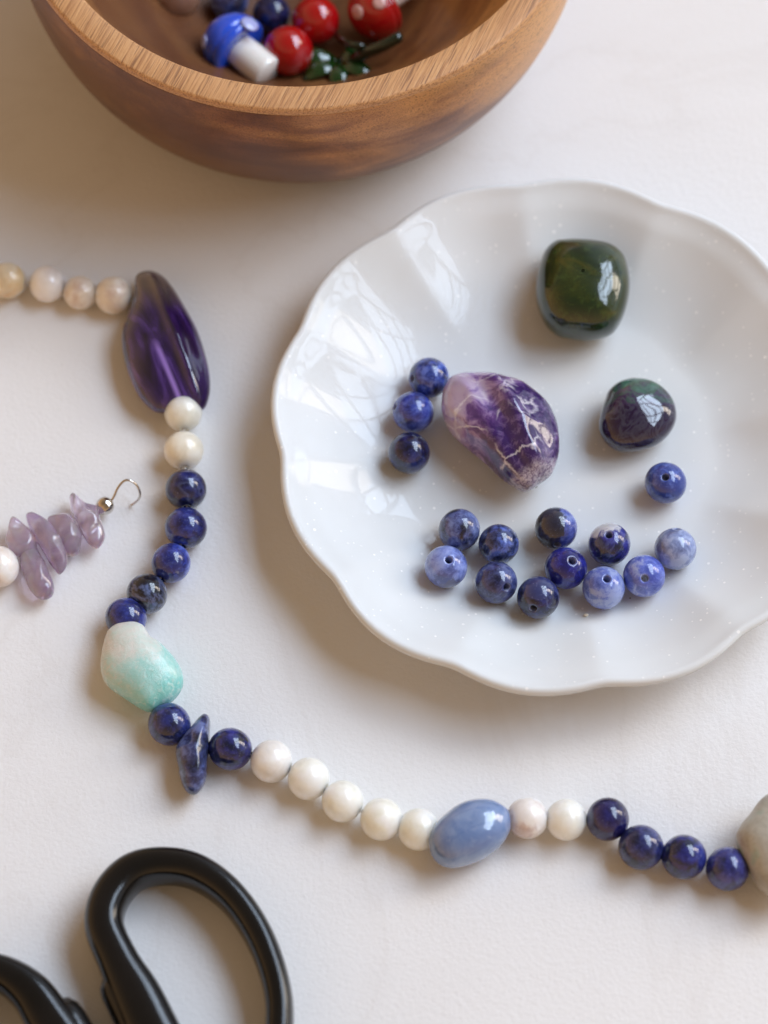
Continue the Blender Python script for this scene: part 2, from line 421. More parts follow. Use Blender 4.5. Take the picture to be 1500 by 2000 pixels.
# px, py, hole direction (image offset / radius, None = turned away), palette, vein, patch, label
LOOSE = [
 (838, 738, (-0.85, -0.05), BLUE, 0.7, None, 'blue bead with a pale diagonal streak, topmost of the three left of the purple stone'),
 (807, 805, (-0.9, 0.25), BRIGHT, 0.3, None, 'bright mottled blue bead, middle of the three left of the purple stone'),
 (799, 885, (-0.95, -0.3), NAVY, 0.0, None, 'near-black navy bead, lowest of the three left of the purple stone'),
 (1300, 943, (-0.10, 0.28), (M0, M0, L0), 0.25, None, 'blue bead lying alone below the small dark green and purple pebble'),
 (897, 1035, (-0.5, -0.86), MOTT, 0.5, None, 'dark mottled blue bead just behind the pale periwinkle bead with a hole'),
 (974, 1063, (0.9, 0.42), (D0, (0.03, 0.04, 0.13), L0), 0.3, None, 'smaller dark slate blue bead above the bead whose hole sits at its right edge'),
 (871, 1107, (0.12, 0.35), PERI, 0.1, ((0.3, -0.9, 0.2), 3.2, (0.10, 0.11, 0.22)), 'pale periwinkle bead with a hole near its top, leftmost of the curved row'),
 (969, 1138, (0.48, -0.20), ((0.010, 0.012, 0.045), (0.030, 0.038, 0.15), (0.08, 0.10, 0.28)), 0.3, None, 'dark grey-blue bead with its hole at the right edge, second along the lower row'),
 (1051, 1167, (-0.27, -0.50), NAVY, 0.5, ((0.035, 0.045, 0.15), 0.52), 'dark navy bead with its hole at lower left, lowest bead on the plate'),
 (1086, 1032, (0.02, -0.80), ((0.03, 0.04, 0.20), (0.07, 0.09, 0.38), (0.18, 0.22, 0.52)), 0.2, ((-0.9, 0.1, 0.3), -0.1, BLK), 'two-tone bead, black on one side and blue on the other'),
 (1105, 1110, (0.27, 0.38), ((0.012, 0.012, 0.12), (0.020, 0.022, 0.24), (0.045, 0.06, 0.36)), 0.0, None, 'deep royal blue bead below the two-tone black and blue bead'),
 (1190, 1063, (-0.08, 0.47), (D0, (0.03, 0.03, 0.22), (0.06, 0.06, 0.30)), 0.4, ((-0.35, 0.93, 0.1), 2.7, WHITE), 'white and purple-blue bead with a white cap around its hole'),
 (1179, 1148, (0.10, 0.45), ((0.06, 0.085, 0.32), (0.12, 0.16, 0.52), (0.30, 0.34, 0.62)), 0.3, None, 'light blue bead directly below the white-capped bead'),
 (1258, 1125, (-0.05, -0.10), ((0.06, 0.085, 0.40), (0.13, 0.17, 0.60), (0.36, 0.40, 0.70)), 0.4, None, 'light blue streaked bead with its hole facing the viewer'),
 (1319, 1072, (0.05, 0.97), PALE, 0.3, None, 'pale grey-blue bead with no hole showing, rightmost of the curved row'),
]
def on_plate(px, py, r):
    z = r + 2.6
    for _ in range(6):
        p = P(px, py, z)
        h = 0
        for a in range(8):
            for q in (0, 0.25, 0.5, 0.75):
                rr = r * q
                h = max(h, plate_surf(p.x + rr * math.cos(a * R(45)), p.y + rr * math.sin(a * R(45))) + math.sqrt(r * r - rr * rr) )
        z = h
    return P(px, py, z)
for k, (px, py, hd, pal, vn, patch, lab) in enumerate(LOOSE):
    r = 4.0 if k != 5 else 3.75
    c = on_plate(px, py, r)
    hx, hy = hd; hz = math.sqrt(max(0.0, 1 - hx * hx - hy * hy))
    ax_ = cdir(hx, hy, hz); qi_ = ax_.to_track_quat('Z', 'Y').inverted()
    sp_ = None
    if patch and len(patch) == 3: sp_ = (qi_ @ cdir(*patch[0]), patch[1], patch[2]); patch = None
    m = mat_sodalite(k, *pal, vein=vn, patch=patch, split=sp_)
    tag(bead('round_bead', c, r, cdir(hx, hy, hz), m), lab, 'bead', G)

cm_ = Mat('pale_crumb'); cm_.set(Base_Color=(0.8, 0.76, 0.66), Roughness=0.6)
vs, fs = lathe([(0.01, -0.35), (0.3, -0.2), (0.42, 0.05), (0.25, 0.3), (0.01, 0.36)], 7)
cr = mk('stone_crumb', [(v[0] * 1.2, v[1] * 0.8, v[2]) for v in vs], fs, cm_.m, None, on_plate(1145, 1201, 0.4)); tag(cr, 'tiny pale crumb lying below the light blue beads on the plate', 'crumb')

# ------------------------------------------------------------------ pebbles
def pebble(name, outline, T, mat, parent=None, base=0.0, lump=0.35, ls=0.12, sq=1.0, seed=0, ridge=None, crease=False, top=0.5):
    """stone lying flat: outline in photo pixels, thickness T mm; solid of real depth"""
    zc = base + T * top
    pts = [P(x_, y_, zc) for x_, y_ in outline]
    cx = sum(p.x for p in pts) / len(pts); cy = sum(p.y for p in pts) / len(pts)
    bv = (max(p.y for p in pts) - min(p.y for p in pts)) / 2 * math.sin(ELEV)
    q = (T / 2 * math.cos(ELEV)) / bv; k = math.sqrt(max(0.2, 1 - q * q))
    loc = [Vector((p.x - cx, (p.y - cy) * k, 0)) for p in pts]
    ring = catmull(loc, 10, True); n = len(ring)
    if (ring[n // 4].x * ring[0].y - ring[n // 4].y * ring[0].x) > 0: ring = ring[::-1]
    m = 30; vs = []; hw_ = max(3, n // 6)
    rs_ = [sum((ring[(i + d) % n] for d in range(-hw_, hw_ + 1)), Vector()) * (1.18 / (2 * hw_ + 1)) for i in range(n)]
    off = Vector(seedv(seed + 200))
    for j in range(m + 1):
        ph = math.pi * j / m; s = math.sin(ph); c = -math.cos(ph)
        s = max(s, 0.004)
        sr = s ** sq
        ww = smooth(s) if s > 0 else 0
        for i_, p in enumerate(ring):
            p = p * ww + rs_[i_] * (1 - ww)
            v = Vector((p.x * sr, p.y * sr, T / 2 * (abs(c) ** 0.9) * (1 if c > 0 else -1)))
            if ridge and c > 0: v.z += ridge(v.x, v.y) * (1 - s ** 4)
            d = noise.noise(v * ls + off) + 0.4 * noise.noise(v * ls * 2.3 + off)
            if crease: d = 0.5 * d + 1.1 * (0.45 - 2 * abs(noise.noise(v * ls * 1.3 + off * 1.7)))
            v += Vector((v.x, v.y, v.z * 1.6)).normalized() * d * lump * (0.35 if s > 0.9 else 1.0 if s < 0.6 else 1.0 - 0.65 * (s - 0.6) / 0.3)
            vs.append(v)
    zmin = min(v.z for v in vs)
    for v in vs: v.z -= zmin
    pl0 = parent.location / MM if parent else Vector((0, 0, 0))
    o = mk(name, vs, grid_faces(n, m + 1), mat, parent, Vector((cx, cy, base)) - pl0)
    return o
def sc_(pts, f, ox, oy): return [(x_ / f + ox, y_ / f + oy) for x_, y_ in pts]

# green stone
a = Mat('moss_green_jasper'); co = a.co(off=(5, 2, 9))
n1 = a.noise(co, 0.10, 5, 0.55, 1.6); n2 = a.noise(co, 0.5, 5, 0.65, 0.6)
c = a.ramp(n1, [(0.36, (0.005, 0.014, 0.006)), (0.47, (0.010, 0.026, 0.008)), (0.56, (0.026, 0.038, 0.007)), (0.66, (0.065, 0.058, 0.010))])
c = a.mix(a.ramp(n2, [(0.52, 0.0), (0.70, 0.45)]), c, (0.060, 0.10, 0.025))
a.set(Base_Color=c, Roughness=0.25, Specular_IOR_Level=0.12, Coat_Weight=1.0, Coat_Roughness=0.02, Coat_IOR=1.6, Coat_Normal=a.bump(n1, 0.12, 0.4))
GR = sc_([(250,120),(330,105),(450,100),(600,110),(740,140),(840,220),(880,320),(900,450),(890,580),(850,720),(780,840),(680,890),(560,905),(400,890),(300,870),(200,790),(140,680),(115,560),(115,430),(140,300),(180,190)], 4.286, 1020, 450)
g = pebble('tumbled_stone', GR, 13.5, a.m, base=2.9, lump=0.25, sq=0.62, seed=3)
tag(g, 'dark moss green polished squarish stone near the far edge of the plate', 'stone', 'polished stones on the plate')

# dark fluorite
a = Mat('green_purple_fluorite'); co = a.co(off=(1, 3, 2)); o3 = a.sep(a.co())
n1 = a.noise(co, 0.16, 4, 0.55, 1.2)
f = a.math('ADD', a.math('MULTIPLY', o3[1], 0.055), a.math('MULTIPLY', n1, 1.0))
c = a.ramp(f, [(0.36, (0.014, 0.006, 0.035)), (0.47, (0.030, 0.012, 0.060)), (0.56, (0.030, 0.075, 0.062)), (0.63, (0.045, 0.022, 0.070)), (0.72, (0.030, 0.080, 0.060)), (0.85, (0.05, 0.14, 0.10))])
w2 = a.ramp(a.math('ABSOLUTE', a.math('SUBTRACT', a.noise(co, 0.3, 4, 0.6, 1.0), 0.5)), [(0.0, 0.22), (0.09, 0.0)])
c = a.mix(w2, c, (0.15, 0.17, 0.20))
a.set(Base_Color=c, Roughness=0.15, Specular_IOR_Level=0.15, Coat_Weight=1.0, Coat_Roughness=0.02, Coat_IOR=1.6)
FL = sc_([(960,1243),(900,1245),(800,1280),(720,1350),(690,1420),(660,1500),(640,1600),(650,1700),(700,1780),(780,1840),(870,1855),(1000,1840),(1120,1800),(1220,1720),(1280,1620),(1290,1520),(1260,1420),(1200,1340),(1120,1280),(1040,1250)], 4.286, 1020, 450)
g = pebble('tumbled_stone', FL, 9.5, a.m, base=2.6, lump=0.5, ls=0.1, seed=5)
tag(g, 'small dark pebble clouded green and purple, right of the big purple stone', 'stone', 'polished stones on the plate')

# large banded amethyst on the plate
a = Mat('banded_amethyst'); co = a.co(off=(2, 7, 4)); o3 = a.sep(a.co())
warp = a.noise(co, 0.22, 4, 0.6, 0.5, color=True)
wc = a.n.new('ShaderNodeVectorMath'); wc.operation = 'MULTIPLY_ADD'; a.l.new(warp, wc.inputs[0]); wc.inputs[1].default_value = (4, 4, 4); a.l.new(a.co(), wc.inputs[2])
along = a.math('ADD', a.math('MULTIPLY', o3[0], 0.8), a.math('MULTIPLY', o3[1], -0.35))
n1 = a.noise(co, 0.2, 5, 0.6, 1.1); n2 = a.noise(co, 0.7, 5, 0.65, 0.5)
f = a.math('ADD', a.math('MULTIPLY_ADD', along, 0.042, 0.30), a.math('MULTIPLY', a.math('SUBTRACT', n1, 0.5), 1.15), clamp=True)
c = a.ramp(f, [(0.0, (0.42, 0.33, 0.47)), (0.10, (0.30, 0.20, 0.40)), (0.2, (0.11, 0.045, 0.21)), (0.34, (0.040, 0.013, 0.115)), (0.62, (0.028, 0.010, 0.085)), (0.80, (0.10, 0.06, 0.17)), (1.0, (0.16, 0.13, 0.17))])
c = a.mix(a.ramp(n2, [(0.5, 0.0), (0.75, 0.6)]), c, (0.30, 0.20, 0.42))
ve = a.vor(wc.outputs[0], 0.13, 'DISTANCE_TO_EDGE')
vm = a.ramp(a.noise(co, 0.13, 3), [(0.42, 0.0), (0.52, 0.8)])
c = a.mix(a.math('MULTIPLY', a.ramp(ve, [(0.0, 1.0), (0.02, 0.45), (0.05, 0.0)]), vm), c, (0.72, 0.68, 0.74))
# rough drilled nose
ny = a.math('ADD', a.math('MULTIPLY', o3[1], -1.0), a.math('MULTIPLY', o3[0], 0.45))
nf = a.ramp(a.math('MULTIPLY_ADD', a.math('ADD', ny, a.math('MULTIPLY', n2, 3.0)), 0.05, 0.0), [(0.66, 0.0), (0.74, 0.9)])
gr = a.ramp(a.noise(co, 1.6, 4, 0.7), [(0.35, (0.12, 0.07, 0.15)), (0.65, (0.55, 0.50, 0.55))])
c = a.mix(nf, c, gr)
a.set(Base_Color=c, Roughness=0.3, Specular_IOR_Level=0.15, Coat_Weight=1.0, Coat_Roughness=0.02, Coat_IOR=1.6, Subsurface_Weight=0.3, Subsurface_Radius=(0.8, 0.4, 1.0), Subsurface_Scale=0.002,
      Coat_Normal=a.bump(n2, 0.05, 0.5))
AM = sc_([(500,330),(540,250),(620,210),(740,205),(880,220),(1000,240),(1120,285),(1240,370),(1320,470),(1370,600),(1390,740),(1370,880),(1330,990),(1240,1060),(1170,1105),(1110,1110),(1030,1070),(940,1000),(820,880),(700,780),(600,690),(530,600),(490,500),(488,400)], 3.947, 740, 680)
def rg(x_, y_): return 1.6 * math.exp(-((x_ - 3 + 0.45 * (y_)) / 2.2) ** 2) - 0.8 * math.exp(-((x_ + 1 + 0.45 * y_) / 2.0) ** 2)
g = pebble('tumbled_stone', AM, 13.0, a.m, base=2.6, lump=0.7, ls=0.12, seed=9, ridge=rg, crease=True)
tag(g, 'large purple amethyst with pale lilac end and white veins, beside three blue beads', 'stone', 'polished stones on the plate')

# ------------------------------------------------------------------ long necklace
nk = empty('beaded_necklace', P(330, 1100, 0))
tag(nk, 'long winding string of blue and white beads with mixed gemstones around the plate', 'necklace')
def pb(px, py, r): return P(px, py, r)
C = {}
seq = []   # order of string
def nb(px, py, rpx, mat, label):
    r = round(rpx / 10.4, 1); c = pb(px, py, r); seq.append((c, r, mat, label)); return c
cream = lambda s: mat_milk(s, (0.74, 0.62, 0.45), (0.88, 0.80, 0.68), (0.72, 0.46, 0.20), 0.6, 0.42)
pinkw = lambda s: mat_milk(s, (0.82, 0.74, 0.70), (0.90, 0.84, 0.81))
beige = lambda s: mat_milk(s, (0.76, 0.65, 0.55), (0.87, 0.79, 0.71), (0.50, 0.34, 0.30), 0.5, 0.55)
milk = lambda s: mat_milk(s, (0.90, 0.88, 0.77), (0.98, 0.96, 0.89))
clear = lambda s: mat_milk(s, (0.92, 0.91, 0.82), (0.99, 0.98, 0.93))
pnk = lambda s: mat_milk(s, (0.86, 0.80, 0.77), (0.93, 0.90, 0.88), (0.36, 0.22, 0.21), 0.55, 0.50)
def soda(s, pal, vn=0.2, patch=None): return mat_sodalite(100 + s, *pal, vein=vn, patch=patch, hole=False)
ROYAL = ((0.008, 0.010, 0.065), (0.020, 0.030, 0.20), (0.045, 0.065, 0.32))
DKPUR = ((0.006, 0.004, 0.035), (0.010, 0.008, 0.075), (0.02, 0.02, 0.13))
nb(-62, 541, 38, cream(1), 'yellowish cream bead')
nb(15, 548, 37, cream(1), 'yellowish cream bead')
nb(93, 555, 37.5, pinkw(2), 'pinkish white bead')
nb(157, 572, 35, beige(3), 'beige bead')
nb(222, 577, 38, beige(4), 'beige bead with pink-brown clouding, touching the dark purple stone')
nb_a = len(seq)
seq.append((P(285, 610, 4), 0, None, None)); seq.append((P(345, 745, 4), 0, None, None))
nb(358, 806, 38, milk(5), 'cream white bead overlapping the dark purple stone')
nb(359, 880, 39, mat_milk(6, (0.84, 0.78, 0.66), (0.92, 0.88, 0.79)), 'warm cream bead above the blue beads')
nb(363, 956, 41.5, soda(1, NAVY, 0.4), 'very dark navy bead')
nb(363, 1031, 41.5, soda(2, ROYAL, 0.05), 'plain royal blue bead')
nb(334, 1100, 40, soda(3, BRIGHT, 0.2, (WHITE, 0.66)), 'bright blue bead with white flecks')
nb(287, 1160, 41, soda(4, ((0.005, 0.006, 0.012), (0.010, 0.013, 0.030), (0.10, 0.13, 0.27)), 0.7), 'black bead with grey-blue clouds')
nb(246, 1207, 41, soda(5, ROYAL, 0.1), 'blue bead half hidden behind the green and white stone')
seq.append((P(255, 1245, 4), 0, None, None)); seq.append((P(310, 1370, 4), 0, None, None))
nb(331, 1415, 42, soda(6, (D0, (0.022, 0.030, 0.17), (0.045, 0.06, 0.27)), 0.15), 'blue bead just below the green and white stone')
seq.append((P(384, 1440, 4), 0, None, None))
nb(450, 1463, 41.5, soda(7, (D0, (0.02, 0.024, 0.16), (0.05, 0.05, 0.28)), 0.2, (BLK, 0.60)), 'blue bead with a black underside')
nb(530, 1487, 41, mat_milk(7, (0.88, 0.84, 0.80), (0.94, 0.92, 0.89), (0.50, 0.28, 0.10), 0.4, 0.66), 'white bead with a brown spot on its edge')
nb(603, 1521, 41, clear(8), 'translucent milky bead')
nb(669, 1565, 41, clear(9), 'translucent milky bead')
nb(745, 1600, 41, milk(10), 'milky white bead')
nb(818, 1620, 41, milk(11), 'milky white bead tucked behind the pale blue oval stone')
seq.append((P(860, 1640, 4), 0, None, None)); seq.append((P(985, 1605, 4), 0, None, None))
nb(1030, 1598, 40, pnk(12), 'white bead with a brownish pink blush')
nb(1106, 1601, 40, clear(13), 'translucent white bead')
nb(1187, 1600, 42, soda(8, DKPUR, 0.0), 'indigo bead, darkest of the four on the right')
nb(1252, 1655, 42.5, soda(9, (D0, (0.022, 0.026, 0.13), (0.06, 0.07, 0.26)), 0.2), 'dark mottled blue bead')
nb(1336, 1674, 42.5, soda(10, (D0, (0.02, 0.022, 0.17), (0.035, 0.05, 0.27)), 0.0), 'deep blue bead')
nb(1421, 1697, 42, soda(11, (D0, (0.025, 0.028, 0.18), (0.06, 0.065, 0.28)), 0.1, (BLK, 0.62)), 'blue bead with a dark lower side beside the grey stone')
seq.append((P(1490, 1700, 4.5), 0, None, None)); seq.append((P(1600, 1720, 4.2), 0, None, None))
cs = [s[0] for s in seq]
for i, (c, r, mat, label) in enumerate(seq):
    if not r: continue
    ax = cs[min(i + 1, len(cs) - 1)] - cs[max(i - 1, 0)]; ax.z = 0
    o = bead('bead', c, r, ax, mat, nk); tag(o, label)
thm = Mat('nylon_thread'); thm.set(Base_Color=(0.82, 0.80, 0.76), Roughness=0.3, Transmission_Weight=0.3)
vs, fs = tube([c - nk.location / MM for c in catmull(cs, 6)], 0.22, 8); mk('thread', vs, fs, thm.m, nk)

# dark amethyst drop
a = Mat('dark_clear_amethyst'); co = a.co(off=(3, 1, 6)); o3 = a.sep(a.co())
n1 = a.noise(a.co(off=(3, 1, 6), rot=(0, 0, R(-22)), scale=(1, 0.25, 1)), 0.28, 4, 0.5, 1.0)
c = a.ramp(n1, [(0.36, (0.010, 0.004, 0.035)), (0.52, (0.035, 0.013, 0.11)), (0.70, (0.14, 0.07, 0.36))])
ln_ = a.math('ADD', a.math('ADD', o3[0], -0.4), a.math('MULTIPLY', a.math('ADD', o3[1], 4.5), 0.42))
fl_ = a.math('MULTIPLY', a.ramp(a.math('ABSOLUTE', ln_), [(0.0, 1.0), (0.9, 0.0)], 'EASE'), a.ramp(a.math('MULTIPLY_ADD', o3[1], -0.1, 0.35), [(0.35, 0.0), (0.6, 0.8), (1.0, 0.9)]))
c = a.mix(fl_, c, (0.42, 0.26, 0.80))  # lilac streak: the stone's inner flash of light, painted into its base colour
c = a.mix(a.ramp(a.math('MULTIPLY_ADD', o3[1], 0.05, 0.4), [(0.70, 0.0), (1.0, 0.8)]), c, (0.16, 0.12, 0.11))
a.set(Base_Color=c, Roughness=0.06, Transmission_Weight=0.25, IOR=1.54, Coat_Weight=0.9, Coat_Roughness=0.02)
DA = sc_([(885,200),(960,165),(1050,190),(1130,280),(1220,430),(1300,590),(1355,780),(1370,930),(1345,1040),(1290,1085),(1180,1105),(1060,1090),(990,1070),(900,980),(840,850),(800,700),(795,560),(840,440),(870,320)], 3.333, 0, 480)
def rg2(x_, y_): return 1.3 * math.exp(-((x_ - 3.2 + 0.36 * y_) / 1.3) ** 2)
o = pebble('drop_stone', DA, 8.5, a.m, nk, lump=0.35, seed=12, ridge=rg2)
tag(o, 'large dark purple amethyst drop with a glossy ridge')
# amazonite
a = Mat('amazonite'); co = a.co(off=(8, 1, 2)); o3 = a.sep(a.co())
n1 = a.noise(co, 0.14, 5, 0.6, 0.6); n2 = a.noise(co, 0.8, 6, 0.7, 0.4)
f = a.math('ADD', a.math('MULTIPLY_ADD', a.math('SUBTRACT', a.math('MULTIPLY', o3[0], 0.75), o3[1]), 0.032, 0.45), a.math('ADD', a.math('MULTIPLY', a.math('SUBTRACT', n1, 0.5), 1.0), a.math('MULTIPLY', a.math('SUBTRACT', n2, 0.5), 0.7)), clamp=True)
c = a.ramp(f, [(0.18, (0.70, 0.69, 0.64)), (0.36, (0.60, 0.67, 0.62)), (0.52, (0.40, 0.66, 0.62)), (0.75, (0.21, 0.58, 0.54)), (1.0, (0.34, 0.66, 0.62))])
c = a.mix(a.ramp(n2, [(0.5, 0.0), (0.7, 0.55)]), c, (0.78, 0.80, 0.76))
c = a.mix(a.ramp(a.noise(co, 1.6, 4, 0.7), [(0.60, 0.0), (0.72, 0.4)]), c, (0.45, 0.46, 0.38))
dk = a.vor(co, 0.2); c = a.mix(a.ramp(dk, [(0.03, 0.75), (0.055, 0.0)]), c, (0.09, 0.10, 0.06))
rgh = a.ramp(f, [(0.2, 0.5), (0.5, 0.25)])
a.set(Base_Color=c, Roughness=rgh, Coat_Weight=0.35, Coat_Roughness=0.12, Subsurface_Weight=0.5, Subsurface_Radius=(0.6, 0.9, 0.8), Subsurface_Scale=0.002, Normal=a.bump(n2, 0.30, 0.6))
AZ = sc_([(150,85),(230,72),(295,92),(322,130),(345,165),(400,200),(460,260),(510,330),(535,400),(525,470),(470,540),(400,580),(345,605),(290,590),(200,530),(100,460),(60,400),(50,330),(60,240),(80,160),(100,120)], 3, 180, 1190)
o = pebble('nugget', AZ, 9.5, a.m, nk, lump=0.15, seed=15, sq=0.9); tag(o, 'mint green stone fading to rough white')
# sodalite chip
o = pebble('chip', sc_([(665,612),(690,640),(693,700),(688,800),(678,900),(665,1000),(640,1060),(600,1090),(560,1080),(530,1040),(510,960),(490,880),(495,820),(530,760),(580,690),(630,630)], 3, 180, 1190), 7.5,
           mat_sodalite(140, (0.010, 0.011, 0.025), (0.035, 0.042, 0.14), (0.13, 0.16, 0.38), 0.2, hole=False), nk, lump=0.6, ls=0.16, seed=17, crease=True)
tag(o, 'long pointed grey-blue chip between two blue beads')
# pale blue oval
a = Mat('pale_blue_quartz'); co = a.co(off=(4, 4, 1)); n1 = a.noise(co, 0.16, 4, 0.55, 1.0); st = a.noise(a.co(rot=(0, 0, R(-25)), scale=(0.25, 1.2, 1)), 0.5, 5, 0.6, 0.6)
c = a.ramp(n1, [(0.35, (0.13, 0.21, 0.42)), (0.65, (0.22, 0.31, 0.51))]); c = a.mix(a.ramp(st, [(0.56, 0.0), (0.7, 0.45)]), c, (0.08, 0.14, 0.35))
c = a.mix(a.ramp(a.noise(co, 0.9, 5, 0.65), [(0.55, 0.0), (0.75, 0.3)]), c, (0.38, 0.45, 0.60))
a.set(Base_Color=c, Roughness=0.25, Coat_Weight=1.0, Coat_Roughness=0.015, Coat_IOR=1.6, Subsurface_Weight=0.35, Subsurface_Radius=(0.5, 0.7, 1.0), Subsurface_Scale=0.0018)
OV = sc_([(707,500),(730,420),(800,340),(880,275),(960,245),(1060,240),(1130,265),(1180,310),(1195,380),(1180,450),(1130,520),(1040,590),(950,630),(850,652),(780,635),(730,585)], 3, 600, 1480)
o = pebble('nugget', OV, 10.0, a.m, nk, lump=0.10, seed=19, sq=0.78); tag(o, 'smooth pale blue oval stone')
# grey stone at the right edge
a = Mat('grey_amazonite'); co = a.co(off=(6, 9, 1)); n1 = a.noise(co, 0.16, 5, 0.6, 0.8); n2 = a.noise(co, 0.8, 5, 0.7)
c = a.ramp(n1, [(0.35, (0.30, 0.28, 0.23)), (0.55, (0.46, 0.44, 0.38)), (0.7, (0.33, 0.42, 0.36))]); c = a.mix(a.ramp(n2, [(0.55, 0.0), (0.7, 0.5)]), c, (0.30, 0.21, 0.13))
a.set(Base_Color=c, Roughness=0.4, Coat_Weight=0.3, Coat_Roughness=0.15, Subsurface_Weight=0.25, Subsurface_Radius=(1, 1, 0.8), Subsurface_Scale=0.001, Normal=a.bump(n2, 0.15, 0.5))
o = pebble('nugget', [(1437, 1640), (1443, 1618), (1464, 1590), (1482, 1564), (1505, 1548), (1545, 1545), (1585, 1575), (1605, 1630), (1600, 1700), (1570, 1750), (1530, 1768), (1500, 1752), (1478, 1728), (1462, 1695), (1446, 1668)], 11.5, a.m, nk, lump=0.4, seed=22)
tag(o, 'grey-green rough stone at the right end')

# ------------------------------------------------------------------ short strand with silver hook
st_ = empty('beaded_strand', P(90, 1060, 0))
tag(st_, 'short strand of pale lilac chips ending in a silver ball and wire hook', 'bead strand')
bead('bead', P(-2, 1107, 3.9), 3.9, (1, 0.5, 0), mat_milk(40, (0.82, 0.72, 0.66), (0.88, 0.85, 0.83)), st_)
bead('bead', P(-78, 1130, 3.9), 3.9, (1, 0.3, 0), bpy.data.objects['bead'].material_slots[0].material, st_)
def lilac(seed, d=0.0, tr=0.8):
    a = Mat('pale_amethyst'); co = a.co(off=seedv(seed)); n1 = a.noise(co, 0.22, 4, 0.55, 1.0); n2 = a.noise(co, 1.0, 5, 0.7, 0.6)
    c = a.ramp(n1, [(0.35, (0.70 - d, 0.55 - d, 0.78 - d)), (0.6, (0.90 - d, 0.80 - d, 0.93 - d)), (0.72, (0.93, 0.88, 0.94))])
    c = a.mix(a.ramp(n2, [(0.52, 0.0), (0.75, 0.6)]), c, (0.85, 0.80, 0.86))
    a.set(Base_Color=c, Roughness=0.09, Transmission_Weight=tr, IOR=1.5, Coat_Weight=1.0, Coat_Roughness=0.03,
          Subsurface_Weight=0.8, Subsurface_Radius=(1, 0.8, 1), Subsurface_Scale=0.004, Normal=a.bump(n2, 0.06, 0.4)); return a.m
chips = [
 ([(35,520),(50,430),(75,372),(110,375),(180,430),(230,500),(240,560),(220,620),(150,640),(80,600)], 4.5, 1.0, 60, 0.0),
 ([(130,560),(190,530),(240,560),(290,660),(340,770),(352,850),(320,895),(270,905),(220,880),(170,800),(135,700)], 5.0, 0.0, 61, 0.0),
 ([(310,380),(370,352),(440,350),(490,390),(530,470),(525,580),(480,625),(440,620),(380,560),(330,470)], 5.0, 0.0, 62, 0.04),
 ([(170,360),(200,338),(260,360),(330,410),(400,500),(440,600),(440,680),(400,735),(370,730),(310,650),(260,560),(200,450)], 4.5, 1.2, 63, 0.14),
 ([(450,250),(470,218),(500,230),(550,280),(640,310),(660,390),(685,490),(670,550),(625,580),(570,540),(510,440),(465,340)], 5.0, 0.0, 64, 0.0)]
for ol, T, b, s, d in chips:
    pebble('chip', sc_(ol, 3.333, 0, 900), T, lilac(s, d), st_, base=b, lump=0.75, ls=0.20, seed=s, crease=True)
sil = Mat('silver'); sil.set(Base_Color=(0.62, 0.58, 0.53), Metallic=1.0, Roughness=0.14)
pr = []
for k in range(25):
    an = math.pi * k / 24; pr.append((max(0.02, 1.75 * math.sin(an) * (1 + 0.0)), -1.75 * math.cos(an)))
vs, fs = lathe(pr, 32)
vs = [(v[0] * (1 - 0.10 * max(0, math.cos(3 * math.atan2(v[1], v[0]))) ** 8), v[1] * (1 - 0.10 * max(0, math.cos(3 * math.atan2(v[1], v[0]))) ** 8), v[2]) for v in vs]
o = mk('crimp_ball', vs, fs, sil.m, st_, P(205, 988, 3.0) - st_.location / MM); o.rotation_euler = cdir(0.8, 0.6, 0.2).to_track_quat('Z', 'Y').to_euler()
hk = [(212, 983, 3.2), (221, 973, 3.8), (229, 955, 4.8), (240, 941, 5.6), (252, 938, 5.8), (266, 947, 5.0), (273, 962, 3.6), (271, 974, 2.2), (262, 983, 1.0), (256, 987, 0.5)]
hp = catmull([P(*h) - st_.location / MM for h in hk], 8)
vs, fs = tube(hp, 0.24, 10); mk('wire_hook', vs, fs, sil.m, st_)
vs, fs = tube(catmull([P(q[0], q[1], 3.2) - st_.location / MM for q in ((-120, 1140), (-78, 1130), (-2, 1107), (30, 1075), (90, 1050), (150, 1022), (200, 990))], 6), 0.2, 8)
mk('thread', vs, fs, thm.m, st_)

# ------------------------------------------------------------------ things in the bowl
red = mat_glass('red_glass', (0.42, 0.004, 0.006)); dkg = mat_glass('dark_green_glass', (0.004, 0.014, 0.006))
def sphere(r, sq=1.0, n=40, m=24):
    return lathe([(max(0.01, r * math.sin(math.pi * k / m)), -r * sq * math.cos(math.pi * k / m)) for k in range(m + 1)], n)
GB = 'glass beads heaped in the wooden bowl'
def ball(name, px, py, z, r, mat, lab, cat='bead'):
    c = P(px, py, z); 
    rr = math.hypot(c.x - BC.x, c.y - BC.y)
    o = bead(name, c, r, cdir(0.6, 0.7, -0.4), mat); tag(o, lab, cat, GB); return o
ball('glass_bead', 563, 99, 15.5, 5.0, red, 'plain shiny red glass ball nearest the blue mushroom stem')
ball('glass_bead', 617, 40, 14.5, 4.9, red, 'plain shiny red glass ball behind the nearer red ball')
ball('round_bead', 531, 27, 12.0, 3.9, mat_sodalite(300, *NAVY, vein=0.1), 'dark navy bead between the blue mushroom and the red balls')
ball('round_bead', 448, 2, 12.0, 3.9, mat_sodalite(301, *MOTT, vein=0.1, bias=-0.03), 'dark grey-blue bead behind the blue mushroom')
jb = mat_milk(302, (0.33, 0.18, 0.12), (0.48, 0.29, 0.20))
ball('round_bead', 342, -14, 14.5, 5.2, jb, 'reddish brown stone bead, leftmost in the bowl')

